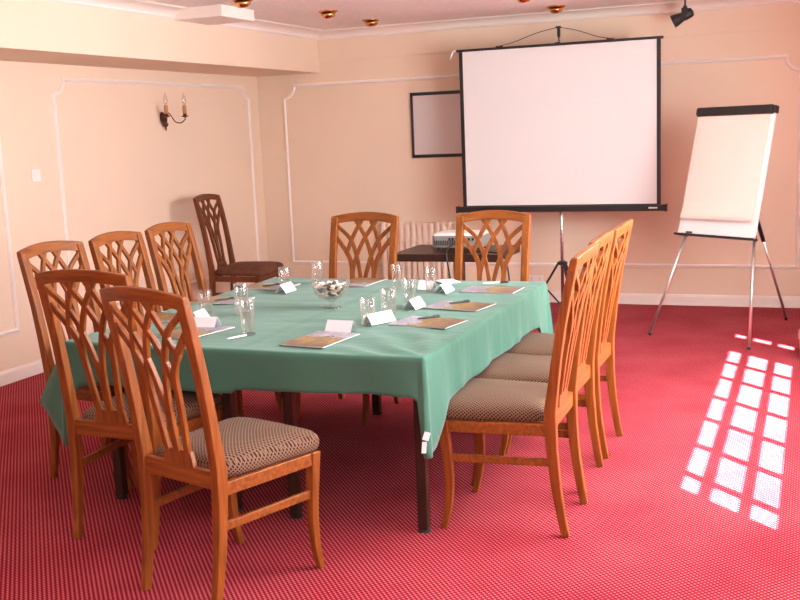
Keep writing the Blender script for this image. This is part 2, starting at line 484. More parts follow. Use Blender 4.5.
M['wood'] = wood('darker_chair_beech', (.07, .016, .004), (.19, .045, .010)); M['rail_wood'] = wood('darker_chair_beech_cross_grain', (.07, .016, .004), (.19, .045, .010), scale=(4, 60, 60))  # darker mix of the chair wood, for the spare chair alone
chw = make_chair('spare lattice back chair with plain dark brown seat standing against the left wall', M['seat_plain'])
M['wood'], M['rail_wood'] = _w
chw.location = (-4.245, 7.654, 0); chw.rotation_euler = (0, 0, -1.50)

# ------------------------------------------------------------------ tables
def table(label, x0, x1, y0, y1, ix=.045):
    t = thing('meeting_table', label, 'table', ((x0 + x1) / 2, (y0 + y1) / 2, 0), group='dark wooden tables under the green cloth')
    hx, hy = (x1 - x0) / 2, (y1 - y0) / 2
    bm = bmesh.new(); box(bm, -hx, hx, -hy, hy, .718, .742); link('tabletop', bm, M['darkwood'], t, bevel=.002)
    bm = bmesh.new(); e = .06
    for s in (-1, 1):
        box(bm, -hx + e, hx - e, s * (hy - .10) - .01, s * (hy - .10) + .01, .65, .718)
        box(bm, s * (hx - e) - .01, s * (hx - e) + .01, -hy + .1, hy - .1, .65, .718)
    link('apron', bm, M['darkwood'], t)
    for sx in (-1, 1):
        for sy in (-1, 1):
            bm = bmesh.new(); cx, cy = sx * (hx - ix), sy * (hy - .155); cyn = cy
            box(bm, cx - .021, cx + .021, cyn - .021, cyn + .021, .012, .717)
            l = link('leg', bm, M['darkwood'], t, bevel=.003)
            bm = bmesh.new(); lathe(bm, [(.026, 0), (.026, .010), (.018, .012)], 16, cx, cyn); link('foot_pad', bm, M['rubber'], l)
    return t
TX0, TX1, TY0, TY1 = -3.00, -1.352, 3.565, 5.465
table('right hand table under the green cloth, its dark leg showing below the near right corner', -2.085, TX1 - .004, TY0 + .006, TY1 - .006, .075)
table('left hand table under the green cloth, dark legs behind the foreground chairs', TX0 + .004, -2.20, TY0 + .006, TY1 - .006, .10)

# tablecloth
def cloth():
    bm = bmesh.new(); zt = .752
    def foldz(x, y):
        n = noise.noise(Vector((x * 2.3, y * 5.5, 1.3))) + .6 * noise.noise(Vector((x * 5 + y * 3, y * 9 - x * 2, 4)))
        k = max(0, 1 - math.hypot(x - TX1, y - TY0) / .75)
        e = min(1, min(x - TX0, TX1 - x, y - TY0, TY1 - y) / .05)
        # pinched pleats radiating from the near right corner
        a = math.atan2(y - TY0 + .12, TX1 - x + .12)
        pl = k * .0105 * math.sin(a * 19 + 2 * noise.noise(Vector((x * 4, y * 4, 0))))
        crease = -.0025 * math.exp(-((x + 2.13) / .022) ** 2) + .0015 * math.exp(-((x + 2.17) / .02) ** 2)
        crease += .0025 * math.exp(-((y - 4.52 - .04 * math.sin(x * 5)) / .02) ** 2) * (1 if x < -2.2 else max(0, 1 - (x + 2.2) / .3)) * max(0, min(1, (x - TX0) / .1))
        return .0028 * n + max(0, e) * (pl + crease)
    NX, NY = 90, 100; G = []
    for j in range(NY + 1):
        row = []
        for i in range(NX + 1):
            x = TX0 + (TX1 - TX0) * i / NX; y = TY0 + (TY1 - TY0) * j / NY
            row.append(bm.verts.new((x, y, zt + .001 + foldz(x, y))))
        G.append(row)
    for j in range(NY):
        for i in range(NX): bm.faces.new((G[j][i], G[j][i + 1], G[j + 1][i + 1], G[j + 1][i]))
    # perimeter, counterclockwise from the near left corner; every entry: boundary vert, normal angle, drop, flare
    per = []
    def lerp(tab, d):
        for (a, va), (b, vb) in zip(tab, tab[1:]):
            if d <= b: return va + (vb - va) * (d - a) / (b - a)
        return tab[-1][1]
    near = lambda x: (lerp([(0, .40), (.03, .33), (.06, .19), (.12, .180)], x - TX0) if x < (TX0 + TX1) / 2 else lerp([(0, .38), (.008, .26), (.02, .150), (.3, .148), (.8, .165)], TX1 - x))
    right = lambda y: lerp([(0, .39), (.07, .375), (.13, .31), (.20, .245), (.35, .208), (1.1, .198), (1.66, .200), (1.74, .29), (1.9, .33)], y - TY0)
    far = lambda x: lerp([(0, .33), (.1, .2), (.5, .18)], min(TX1 - x, x - TX0))
    left = lambda y: lerp([(0, .44), (.03, .30), (.07, .24), (.22, .195), (1.7, .195), (1.9, .33)], y - TY0)
    for i in range(0, NX + 1):
        v = G[0][i]; per.append((v, -PI / 2, near(v.co.x), .0))
    for k in range(1, 8): per.append((G[0][NX], -PI / 2 + PI / 2 * k / 8, .385, .015))
    for j in range(0, NY + 1):
        v = G[j][NX]; per.append((v, 0, right(v.co.y), .0))
    for k in range(1, 8): per.append((G[NY][NX], PI / 2 * k / 8, .36, .03))
    for i in range(NX, -1, -1):
        v = G[NY][i]; per.append((v, PI / 2, far(v.co.x), 0))
    for k in range(1, 8): per.append((G[NY][0], PI / 2 + PI / 2 * k / 8, .36, .03))
    for j in range(NY, -1, -1):
        v = G[j][0]; dd = v.co.y - TY0; fl = .20 * min(1, dd / .05 + .2) * max(0, 1 - dd / .45)
        per.append((v, PI, left(v.co.y), fl))
    for k in range(1, 8): per.append((G[0][0], PI + PI / 2 * k / 8, .46, .03 * (1 - k / 8)))
    prof = [(0, 0, 0), (.006, .0015, 0), (.011, .007, 0), (.014, .018, 0)] + [(.014, 0, k / 10) for k in range(1, 11)]
    rows = []; s = 0; prev = None
    for v, a, L, fl in per:
        p = v.co.copy()
        if prev is not None: s += (p - prev).length + .004
        prev = p
        n = Vector((math.cos(a), math.sin(a), 0)); tg = Vector((-n.y, n.x, 0))
        col = [v]
        for k, (o, dz, t) in enumerate(prof):
            if k == 0: continue
            wv = .007 * math.sin(s * 15 + 2.5 * math.sin(s * 2.7)) + .012 * noise.noise(Vector((s * 6, 0, 0)))
            sw = t * (wv + .006)
            if t: z = p.z - .018 - (L - .018) * t; out = o + sw + fl * t ** .8
            else: z = p.z - dz; out = o
            col.append(bm.verts.new(Vector((p.x, p.y, z)) + n * out + tg * t * .012 * noise.noise(Vector((s * 4, 3, 0)))))
        rows.append(col)
    m = len(rows)
    for i in range(m):
        a, b = rows[i], rows[(i + 1) % m]
        for k in range(len(prof) - 1):
            vs = [a[k], a[k + 1], b[k + 1], b[k]]
            u = []
            for q in vs:
                if q not in u: u.append(q)
            if len(u) >= 3:
                try: bm.faces.new(u)
                except ValueError: pass
    o = link('tablecloth', bm, M['cloth'], smooth=True)
    sd = o.modifiers.new('thickness', 'SOLIDIFY'); sd.thickness = .0015; sd.offset = 1
    return o
tag(cloth(), 'creased green tablecloth draped over the meeting tables', 'tablecloth')
ZT = .7592
bpy.context.view_layer.update()
clo = bpy.data.objects['tablecloth']
bm = bmesh.new()
R = Matrix.Translation((-1.334, 3.531, .46)) @ Matrix.Rotation(.5, 4, 'Z') @ Matrix.Rotation(.35, 4, 'Y')
box(bm, -.012, .012, -.001, .001, -.016, .016, R)
R = Matrix.Translation((-1.345, 3.531, .415)) @ Matrix.Rotation(.5, 4, 'Z') @ Matrix.Rotation(.1, 4, 'Y')
box(bm, -.009, .009, -.001, .001, -.022, .022, R)
link('care_label', bm, M['card'], clo, label='small white sewn label at the cloth corner')

# ------------------------------------------------------------------ things on the table
def glass_mesh(h, r):
    bm = bmesh.new()
    # faceted tumbler with a thick base, hollow
    lathe(bm, [(r * .84, 0), (r * .88, .003), (r * .92, h * .3), (r, h - .001), (r * .985, h), (r * .955, h - .001), (r * .90, h * .5), (r * .84, .014), (.002, .011)], 20)
    return bm
gl = [(-2.254, 3.846, .150, .031, 'tall clear tumbler nearest the camera, by the white pen at the near edge'),
      (-2.53, 4.27, .150, .034, 'clear tumbler directly behind the tall tumbler by the white pen'),
      (-2.693, 5.02, .122, .033, 'clear tumbler behind the place card in front of the spare wall chair'),
      (-2.60, 5.24, .127, .032, 'clear tumbler at the far edge just left of the sweets bowl'),
      (-1.80, 4.10, .124, .034, 'nearer of two clear tumblers beside the right nearest place card'),
      (-1.80, 4.34, .128, .036, 'farther of two clear tumblers standing right of the sweets bowl'),
      (-1.81, 4.63, .130, .032, 'clear tumbler beside the second place card on the right side'),
      (-2.069, 5.115, .132, .027, 'slim clear tumbler at the far side, below the left edge of the projector table'),
      (-1.845, 5.03, .130, .029, 'slim clear tumbler just left of the farthest right place card'),
      (-2.68, 4.19, .125, .033, 'clear tumbler half hidden behind the post of the foreground chair')]
for i, (x, y, h, r, lb) in enumerate(gl):
    o = link('tumbler', glass_mesh(h, r), M['glass'], smooth=True)
    o.location = (x, y, ZT); tag(o, lb, 'glass', 'drinking glasses on the green tablecloth')

# place cards
def card(x, y, ang, L, lb, w=.033, h=.045):
    bm = bmesh.new(); t = .0008
    for s in (-1, 1):
        a = [(-L / 2, s * w, 0), (L / 2, s * w, 0), (L / 2, 0, h), (-L / 2, 0, h)]
        n = Vector((0, s * h, w)).normalized() * t
        loft(bm, [[Vector(p) for p in a], [Vector(p) + n for p in a]])
    o = link('place_card', bm, M['card']); o.location = (x, y, ZT); o.rotation_euler = (0, 0, math.radians(ang))
    tag(o, lb, 'card', 'folded white place cards on the table')
for a in [(-2.650, 4.945, 90, .125, 'white place card in front of the tumbler nearest the spare wall chair'),
          (-1.875, 3.975, -3, .125, 'white place card standing at the top of the nearest middle brochure'),
          (-1.785, 4.185, 64, .145, 'nearest white place card on the right side, beside two tumblers'),
          (-1.762, 4.57, 87, .125, 'second white place card from the front along the right side'),
          (-1.775, 5.045, 88, .125, 'farthest white place card along the right side, by the last brochure'),
          (-2.54, 3.955, 6, .125, 'large white place card right of the foreground chair post'),
          (-1.90, 5.12, 0, .085, 'small white place card facing the camera between the far tumblers'),
          (-2.662, 4.10, 96, .11, 'white place card end on, behind the card by the foreground chair post')]:
    card(*a)

# brochures
def brochure(x, y, ang, lb, w=.205, h=.29):
    t = thing('brochure', lb, 'brochure', (x, y, ZT), math.radians(ang), 'printed brochures laid at the places')
    bm = bmesh.new(); box(bm, -w / 2, w / 2, -h / 2, h / 2, 0, .003); link('pages', bm, M['card'], t)
    bm = bmesh.new(); box(bm, -w / 2 - .0005, w / 2 - .002, -h / 2 + .001, h / 2 - .002, .0031, .0037); link('cover', bm, M['mag'], t)
brochs = [(-1.878, 3.785, -7, 'brochure at the near edge of the table, photo cover the right way up'),
          (-1.565, 4.215, 80, 'nearest brochure on the right side of the table'),
          (-1.56, 4.64, 80, 'second brochure from the front on the right side of the table'),
          (-1.545, 5.13, 88, 'farthest brochure on the right side of the table'),
          (-2.86, 4.62, -88, 'brochure at the left side, before the middle chair of the left row'),
          (-2.835, 5.10, -88, 'far brochure at the left side, before the chair nearest the wall chair'),
          (-2.52, 3.84, -12, 'brochure seen beside the foreground chair post, under the large card'),
          (-2.37, 5.31, 176, 'brochure at the far end, before the far left chair'),
          (-2.86, 4.13, -90, 'brochure seen through the lattice of the front chairs')]
for b in brochs: brochure(*b)

def pen(x0, y0, x1, y1, lb, z=.0045, m1='plasticw', zb=0):
    a = Vector((x0, y0, ZT + z + zb)); b = Vector((x1, y1, ZT + z + zb)); d = b - a
    mid = (a + b) / 2; ang = math.atan2(d.y, d.x); L = d.length / 2
    t = thing('ballpoint_pen', lb, 'pen', (mid.x, mid.y, mid.z), ang, 'ballpoint pens on the table')
    bm = bmesh.new(); sweep(bm, [(-L, 0, 0), (-L + .012, 0, 0), (L * .35, 0, 0)], [(.0012, .0012), (.0042, .0042), (.0042, .0042)], n=10); link('barrel', bm, M[m1], t, smooth=False)
    bm = bmesh.new(); sweep(bm, [(L * .35, 0, 0), (L * .95, 0, 0), (L, 0, 0)], [(.0045, .0045), (.0045, .0045), (.003, .003)], n=10)
    box(bm, L * .4, L * .9, -.001, .001, .004, .007); link('cap', bm, M['black'], t)
pen(-2.275, 3.705, -2.215, 3.835, 'white pen with black cap at the near edge beside the tall tumbler')
pen(-1.655, 5.321, -1.525, 5.375, 'white pen with black cap at the far right corner')
pen(-1.63, 4.25, -1.55, 4.33, 'dark pen lying on the nearest right brochure', .0085, 'black')
pen(-1.62, 4.66, -1.54, 4.74, 'dark pen lying on the second right brochure', .0085, 'black')
pen(-2.87, 4.57, -2.80, 4.66, 'dark pen lying on the brochure before the middle left chair', .0085, 'black')
pen(-2.86, 5.06, -2.79, 5.15, 'dark pen lying on the far left brochure', .0085, 'black')
bm = bmesh.new(); box(bm, -.05, .05, -.07, .07, 0, .006)
o = link('notepad', bm, M['card'], bevel=.001); o.location = (-1.87, 5.375, ZT); o.rotation_euler = (0, 0, .7)
tag(o, 'white notepad at the far edge in front of the projector', 'notepad')

# footed glass bowl with wrapped sweets
BX, BY = -2.169, 4.509
bm = bmesh.new()
lathe(bm, [(.042, 0), (.044, .004), (.020, .010), (.011, .020), (.011, .030), (.030, .040), (.062, .055), (.083, .078), (.091, .105), (.095, .128), (.093, .130), (.088, .105), (.079, .081), (.059, .060), (.028, .047), (.003, .045)], 32)
o = link('glass_bowl', bm, M['glass'], smooth=True); o.location = (BX, BY, ZT); tag(o, 'footed clear glass bowl full of wrapped sweets in the table middle', 'bowl')
def sweet_mesh(m):
    bm = bmesh.new()
    rings = []
    for x, s in ((-.019, .0085), (-.011, .0025), (-.010, .0065), (-.006, .0085), (.006, .0085), (.010, .0065), (.011, .0025), (.019, .0085)):
        th = .0012 if abs(x) > .015 else s
        rings.append([(x, s * math.cos(a), th * math.sin(a)) for a in [2 * PI * k / 8 for k in range(8)]])
    loft(bm, rings)
    me = bpy.data.meshes.new('wrapped_sweet'); bmesh.ops.recalc_face_normals(bm, faces=bm.faces); bm.to_mesh(me); bm.free(); me.materials.append(m); return me
sm = [sweet_mesh(M['sweetw']), sweet_mesh(M['sweetd']), sweet_mesh(M['sweett'])]
slabs = ['white wrapped sweet lying in the glass bowl', 'dark brown wrapped sweet lying in the glass bowl', 'tan wrapped sweet lying in the glass bowl']
rnd = random.Random(3); placed = []
for lay, (z, R, n) in enumerate(((.068, .038, 6), (.082, .052, 10), (.096, .062, 13), (.109, .060, 10), (.120, .040, 5))):
    for k in range(n):
        a = 2 * PI * (k + .5 * lay) / n; rr = R * (1 if k % 3 else .45)
        kk = rnd.choice([0, 0, 1, 1, 2])
        o = bpy.data.objects.new('wrapped_sweet', sm[kk]); C.objects.link(o)
        o.location = (BX + rr * math.cos(a), BY + rr * math.sin(a), ZT + z)
        o.rotation_euler = (rnd.uniform(-.4, .4), rnd.uniform(-.4, .4), rnd.uniform(0, PI))
        tag(o, slabs[kk], 'sweet', ['white sweets in the bowl', 'dark sweets in the bowl', 'tan sweets in the bowl'][kk])

# ------------------------------------------------------------------ projector and its table
PT = thing('projector_table', 'small dark brown pedestal table behind the meeting table, in front of the radiator', 'table', (-2.46, 7.375, 0))
bm = bmesh.new(); box(bm, -.435, .38, -.305, .30, .640, .695); link('tabletop', bm, M['darkwood'], PT, bevel=.003)
bm = bmesh.new(); box(bm, -.045, .025, -.035, .035, .03, .641); link('pedestal', bm, M['darkwood'], PT, bevel=.004)
bm = bmesh.new(); box(bm, -.28, .28, -.04, .04, .0, .03); box(bm, -.05, .03, -.25, .25, .0, .028); link('foot', bm, M['darkwood'], PT, bevel=.004)
PJ = thing('projector', 'pale grey data projector standing on the small dark table', 'projector', (-2.44, 7.36, .695)); PJ.scale = (1, 1, 1.38)
bm = bmesh.new()
def rrect(hx, hy, r, z, n=5):
    P = []
    for cx, cy, a0 in ((hx - r, hy - r, 0), (-hx + r, hy - r, PI / 2), (-hx + r, -hy + r, PI), (hx - r, -hy + r, 3 * PI / 2)):
        for k in range(n + 1):
            a = a0 + PI / 2 * k / n; P.append((cx + r * math.cos(a), cy + r * math.sin(a), z))
    return P
loft(bm, [rrect(.19, .125, .03, .022), rrect(.196, .131, .035, .03), rrect(.196, .131, .035, .080), rrect(.192, .128, .034, .085)])
link('body', bm, M['grey'], PJ)
bm = bmesh.new(); loft(bm, [rrect(.192, .128, .034, .0852), rrect(.188, .124, .034, .094), rrect(.170, .105, .034, .099)]); link('top_cover', bm, M['greyl'], PJ, label='pale top cover')
bm = bmesh.new()
for k in range(14): box(bm, -.17 + k * .014, -.163 + k * .014, -.134, -.128, .034, .060)
link('vent_grille', bm, M['black'], PJ)
bm = bmesh.new()
for x in (-.06, -.035, .02, .09, .12): box(bm, x, x + .016, -.134, -.128, .060, .074)
link('socket', bm, M['black'], PJ)
bm = bmesh.new(); mt = Matrix.Translation((.11, .125, .055)) @ Matrix.Rotation(-PI / 2, 4, 'X'); lathe(bm, [(.032, 0), (.032, .02), (.026, .02), (.024, .008)], 24, mat=mt); link('lens', bm, M['black'], PJ)
for sx in (-.15, .15):
    for sy in (-.09, .09):
        bm = bmesh.new(); lathe(bm, [(.010, 0), (.012, .006), (.008, .024)], 12, sx, sy); link('foot', bm, M['rubber'], PJ)
bm = bmesh.new(); tube(bm, catmull([(-2.47, 7.222, .745), (-2.46, 7.10, .735), (-2.455, 7.045, .69), (-2.425, 7.035, .50), (-2.38, 7.02, .25), (-2.36, 6.98, .05), (-2.30, 6.9, .006), (-2.1, 6.8, .006)], 6), .006, 8)
tag(link('power_cable', bm, M['black'], smooth=True), 'black cable falling from the projector front down to the carpet', 'cable')
bm = bmesh.new(); tube(bm, catmull([(-2.32, 7.222, .740), (-2.25, 7.15, .712), (-2.14, 7.10, .708), (-2.05, 7.06, .695), (-2.00, 7.03, .62), (-1.975, 7.03, .35), (-1.97, 7.05, .05), (-1.95, 7.1, .006), (-1.7, 7.5, .006)], 6), .006, 8)
tag(link('signal_cable', bm, M['black'], smooth=True), 'black cable looping over the right end of the small table', 'cable')

# ------------------------------------------------------------------ projection screen
SX0, SX1, SY = -2.826, -1.152, 8.60
t = thing('projection_screen', 'large white portable projection screen with black borders on a tripod', 'projection screen', (-1.98, 8.66, 0))
ox, oy = 1.98, -8.66
def L3(x, y, z): return (x + ox, y + oy, z)
bm = bmesh.new(); box(bm, SX0 + .03 + ox, SX1 - .03 + ox, SY - .0015 + oy, SY + .0015 + oy, .905, 2.222); link('screen_fabric', bm, M['screen'], t)
bm = bmesh.new()
box(bm, SX0 + ox, SX0 + .032 + ox, SY - .004 + oy, SY + .003 + oy, .90, 2.23); box(bm, SX1 - .032 + ox, SX1 + ox, SY - .004 + oy, SY + .003 + oy, .90, 2.23)
box(bm, SX0 + ox, SX1 + ox, SY - .003 + oy, SY + .002 + oy, .90, .925)
link('border', bm, M['black'], t, label='black border strip')
bm = bmesh.new(); box(bm, SX0 - .02 + ox, SX1 + .02 + ox, SY - .012 + oy, SY + .012 + oy, 2.222, 2.243); box(bm, -2.0 + ox, -1.96 + ox, SY + oy, SY + .04 + oy, 2.225, 2.25)
for sx in (-2.47, -1.55): box(bm, sx - .03 + ox, sx + .03 + ox, SY - .006 + oy, SY + .006 + oy, 2.243, 2.252)
link('top_bar', bm, M['black'], t, bevel=.002)
bm = bmesh.new(); box(bm, -2.872 + ox, -1.118 + ox, SY - .035 + oy, SY + .035 + oy, .868, .915)
for sx in (-2.885, -1.118): box(bm, sx + ox, sx + .014 + ox, SY - .04 + oy, SY + .04 + oy, .862, .921)
hs = link('roller_case', bm, M['black'], t, bevel=.004)
bm = bmesh.new(); box(bm, -1.245 + ox, -1.175 + ox, SY - .0375 + oy, SY - .0355 + oy, .888, .900); link('maker_plate', bm, M['plasticw'], hs, label='small white plate')
bm = bmesh.new(); tube(bm, [L3(-1.98, 8.66, .02), L3(-1.98, 8.66, 1.3)], .014, 14); tube(bm, [L3(-1.98, 8.66, 1.3), L3(-1.98, 8.66, 2.33)], .010, 12)
link('pole', bm, M['chrome'], t, smooth=True)
bm = bmesh.new(); lathe(bm, [(.016, 0), (.016, .02)], 12); link('foot', bm, M['rubber'], t)
bm = bmesh.new(); box(bm, -.012, .012, -.012, .012, 2.30, 2.375); box(bm, -.02, .02, -.03, .012, 2.365, 2.38); link('hook', bm, M['black'], t, bevel=.002)
bm = bmesh.new(); lathe(bm, [(.02, .405), (.045, .415), (.045, .432), (.02, .445)], 18); lathe(bm, [(.022, .05), (.03, .055), (.03, .085), (.022, .09)], 18); link('collar', bm, M['black'], t)
for k in range(3):
    a = math.radians((183, 303, 63)[k]); dx, dy = math.cos(a), math.sin(a)
    bm = bmesh.new(); sweep(bm, [(dx * .035, dy * .035, .42), (dx * .155, dy * .155, .22)], (.009, .009)); lathe(bm, [(.013, .205), (.016, .215), (.013, .232)], 12, dx * .155, dy * .155)
    l = link('leg', bm, M['blackmetal'], t)
    bm = bmesh.new(); sweep(bm, [(dx * .155, dy * .155, .22), (dx * .022, dy * .022, .07)], (.006, .006)); link('brace', bm, M['blackmetal'], l)
bm = bmesh.new()
for sx in (-2.47, -1.55): tube(bm, catmull([(0, -.02, 2.372), ((sx + ox) * .35, -.04, 2.337), ((sx + ox) * .75, -.055, 2.275), (sx + ox, -.06, 2.25)], 5), .0028, 6)
link('hanging_wire', bm, M['black'], t)
bm = bmesh.new(); tube(bm, catmull([L3(-2.845, SY, 2.235), L3(-2.87, SY - .01, 2.235), L3(-2.885, SY - .01, 2.21), L3(-2.90, SY - .01, 2.17)], 4), .006, 8); link('pull_strap', bm, M['card'], t, label='short white strap')

# small whiteboard on the back wall
t = thing('wall_board', 'small black framed grey white board on the back wall, partly behind the screen', 'whiteboard', (-3.03, YB, 1.63))
bm = bmesh.new(); box(bm, -.435, .435, -.016, -.004, -.272, .272); link('board', bm, M['board'], t)
bm = bmesh.new()
for a in ((-.455, .455, .268, .298), (-.455, .455, -.298, -.268), (-.455, -.432, -.298, .298), (.432, .455, -.298, .298)): box(bm, a[0], a[1], -.026, -.001, a[2], a[3])
link('frame', bm, M['black'], t, bevel=.002)

# radiator
t = thing('radiator', 'peach painted column radiator on the back wall behind the projector', 'radiator', (-3.43, YB - .06, 0))
bm = bmesh.new()
for k in range(13):
    x = -.36 + k * .06
    sweep(bm, [(x, 0, .14), (x, 0, .16), (x, 0, .72), (x, 0, .74)], [(.020, .020), (.029, .030), (.029, .030), (.020, .020)], up=Vector((0, 1, 0)), n=12)
box(bm, -.375, .375, -.02, .02, .155, .19); box(bm, -.375, .375, -.02, .02, .695, .73); box(bm, -.375, .375, -.032, .0, .555, .567)
link('column_section', bm, M['radiator'], t)
for s in (-1, 1):
    bm = bmesh.new(); box(bm, s * .30 - .012, s * .30 + .012, .015, .0585, .25, .29); link('bracket', bm, M['white'], t)
    bm = bmesh.new(); tube(bm, [(s * .40, 0, .0), (s * .40, 0, .17), (s * .37, 0, .172)], .008, 8); link('pipe', bm, M['radiator'], t)
bm = bmesh.new(); lathe(bm, [(.013, .10), (.02, .11), (.02, .16), (.013, .17)], 14, .40, 0); link('valve', bm, M['white'], t)

# low socket and light switch
t = thing('wall_socket', 'white double power socket low on the back wall under the screen', 'socket', (-2.34, YB, .2))
bm = bmesh.new(); box(bm, -.073, .073, -.010, 0, -.043, .043); link('plate', bm, M['white'], t, bevel=.003)
bm = bmesh.new()
for s in (-1, 1):
    box(bm, s * .036 - .003, s * .036 + .003, -.0105, -.009, .010, .020)
    for q in (-.011, .011): box(bm, s * .036 + q - .003, s * .036 + q + .003, -.0105, -.009, -.012, -.006)
link('pin_hole', bm, M['black'], t)
t = thing('light_switch', 'white double light switch plate on the left wall', 'light switch', (XL, 5.90, 1.385))
bm = bmesh.new(); box(bm, 0, .010, -.043, .043, -.043, .043); link('plate', bm, M['plasticw'], t, bevel=.003)
for s in (-1, 1):
    bm = bmesh.new(); box(bm, .0102, .014, s * .018 - .007, s * .018 + .007, -.014, .014); link('rocker', bm, M['white'], t, bevel=.001)

# ------------------------------------------------------------------ wall sconce
t = thing('wall_sconce', 'antique brass two armed candle wall light on the left wall', 'wall light', (XL, 7.49, 1.76))
bm = bmesh.new(); mt = Matrix.Rotation(PI / 2, 4, 'Y')
lathe(bm, [(.026, 0), (.027, .006), (.022, .016), (.016, .026), (.004, .03)], 20, mat=Matrix.Translation((0, 0, .02)) @ Matrix.Scale(1.7, 4, Vector((0, 0, 1))) @ mt)
link('backplate', bm, M['dbrass'], t, smooth=True)
bm = bmesh.new(); lathe(bm, [(.002, -.095), (.008, -.075), (.005, -.066), (.020, -.052), (.024, -.035), (.012, -.022), (.010, -.01), (.018, .01), (.012, .03), (.016, .045), (.008, .06)], 16, .035, 0)
link('stem', bm, M['dbrass'], t, smooth=True)
for ay, ax in ((.175, .115), (-.075, .10)):
    bm = bmesh.new(); px, py = ax, ay
    tube(bm, catmull([(.035, 0, .02), (.035 + (px - .035) * .15, py * .15, .055), (.035 + (px - .035) * .30, py * .30, .03), (.035 + (px - .035) * .5, py * .5, -.02), (.035 + (px - .035) * .78, py * .78, -.03), (px, py, .0), (px, py, .02)], 5), .0045, 8)
    arm = link('arm', bm, M['dbrass'], t, smooth=True)
    bm = bmesh.new(); lathe(bm, [(.004, .012), (.018, .018), (.030, .024), (.031, .028), (.014, .030), (.016, .04), (.013, .045)], 18, px, py); link('drip_pan', bm, M['dbrass'], arm, smooth=True)
    bm = bmesh.new(); lathe(bm, [(.017, .045), (.017, .112), (.012, .115)], 14, px, py); link('candle_sleeve', bm, M['candle'], arm, smooth=True)
    bm = bmesh.new(); lathe(bm, [(.008, .117), (.016, .133), (.019, .152), (.014, .180), (.006, .203), (.0015, .222)], 14, px, py); link('bulb', bm, M['glass'], arm, smooth=True)

# ------------------------------------------------------------------ downlights
for x, y, lb in ((-3.586, 7.659, 'brass eyeball downlight in the ceiling above the far left wall chair'), (-3.575, 8.50, 'brass eyeball downlight in the ceiling nearest the back left corner'),
                 (-1.993, 8.632, 'brass eyeball downlight in the ceiling above the screen'), (-3.743, 6.60, 'brass downlight at the top edge beside the white ceiling box'),
                 (-2.02, 7.72, 'brass downlight just at the top edge of the view above the screen')):
    t = thing('ceiling_downlight', lb, 'downlight', (x, y, ZC), group='brass downlights in the ceiling'); t.scale = (1.3, 1.3, 1.3)
    bm = bmesh.new(); lathe(bm, [(.060, 0), (.062, -.004), (.050, -.010), (.046, -.002)], 28); link('trim_ring', bm, M['brass'], t, smooth=True)
    bm = bmesh.new(); mt = Matrix.Translation((0, 0, -.006)) @ Matrix.Rotation(.3, 4, 'X'); lathe(bm, [(.045, .0), (.045, -.012), (.040, -.026), (.030, -.034), (.026, -.034)], 24, mat=mt); link('eyeball', bm, M['brass'], t, smooth=True)
    bm = bmesh.new(); lathe(bm, [(.025, -.0345), (.024, -.036), (.003, -.038)], 20, mat=mt); link('lamp_lens', bm, M['bulbglow'], t, smooth=True)

# black spotlight by the cornice
t = thing('ceiling_spotlight', 'black directional spotlight hanging from the ceiling near the back wall', 'spotlight', (-.985, 8.75, ZC)); t.scale = (.78, .78, .78)
bm = bmesh.new(); lathe(bm, [(.035, 0), (.035, -.018), (.020, -.024)], 20); link('mount', bm, M['plasticw'], t)
bm = bmesh.new(); tube(bm, [(0, 0, -.02), (0, 0, -.13)], .010, 10); box(bm, -.018, .018, -.014, .014, -.13, -.085); link('stem', bm, M['black'], t)
bm = bmesh.new(); ax = Vector((-.86, -.15, -.42)).normalized(); q = Vector((0, 0, 1)).rotation_difference(ax).to_matrix().to_4x4()
mt = Matrix.Translation((.012, 0, -.175)) @ q
lathe(bm, [(.012, -.075), (.042, -.065), (.050, -.04), (.052, .02), (.046, .04)], 20, mat=mt); link('lamp_body', bm, M['black'], t)
bm = bmesh.new(); lathe(bm, [(.046, .041), (.060, .10), (.068, .145), (.064, .145), (.042, .045)], 20, mat=mt); link('hood', bm, M['black'], t)
bm = bmesh.new(); box(bm, -.03, .03, -.058, -.054, -.19, -.11); box(bm, -.03, .03, .054, .058, -.19, -.11); box(bm, -.03, .03, -.058, .058, -.115, -.108); link('yoke', bm, M['black'], t)

# ------------------------------------------------------------------ flipchart easel
F1 = Vector((-1.126, 7.812, 0)); F2 = Vector((-.397, 7.411, 0))
e = (F2 - F1).normalized(); nb = Vector((-e.y, e.x, 0)); al = math.radians(13)
up = (Vector((0, 0, 1)) * math.cos(al) + nb * math.sin(al)); fw = e.cross(up).normalized()   # towards the viewer side
mid = (F1 + F2) / 2
t = thing('flipchart_easel', 'flipchart easel with a blank paper pad on three splayed metal legs', 'flipchart', mid)
def FP(a, b, c=0): return e * a + up * b + fw * c      # local (along, up the board, towards viewer)
bl = [Vector((-.927, 7.900, .760)) - mid, Vector((-.372, 7.595, .750)) - mid, Vector((-.249, 7.766, 1.654)) - mid, Vector((-.821, 8.080, 1.653)) - mid]
def ab(p): return (p.dot(e), p.dot(up))
(a0, b0), (a1, b1), (a2, b2), (a3, b3) = [ab(p) for p in bl]
a3 += .032
def slab(bm, P, c0, c1):
    loft(bm, [[FP(a, b, c) for a, b in P] for c in (c0, c1)])
ca0, ca1 = a0 + .0, a1 - .0
bm = bmesh.new(); slab(bm, [(a0, b0), (a1, b1), (a2, b2), (a3, b3)], .0, .016); link('board', bm, M['whiteboard'], t, bevel=.002)
bm = bmesh.new()
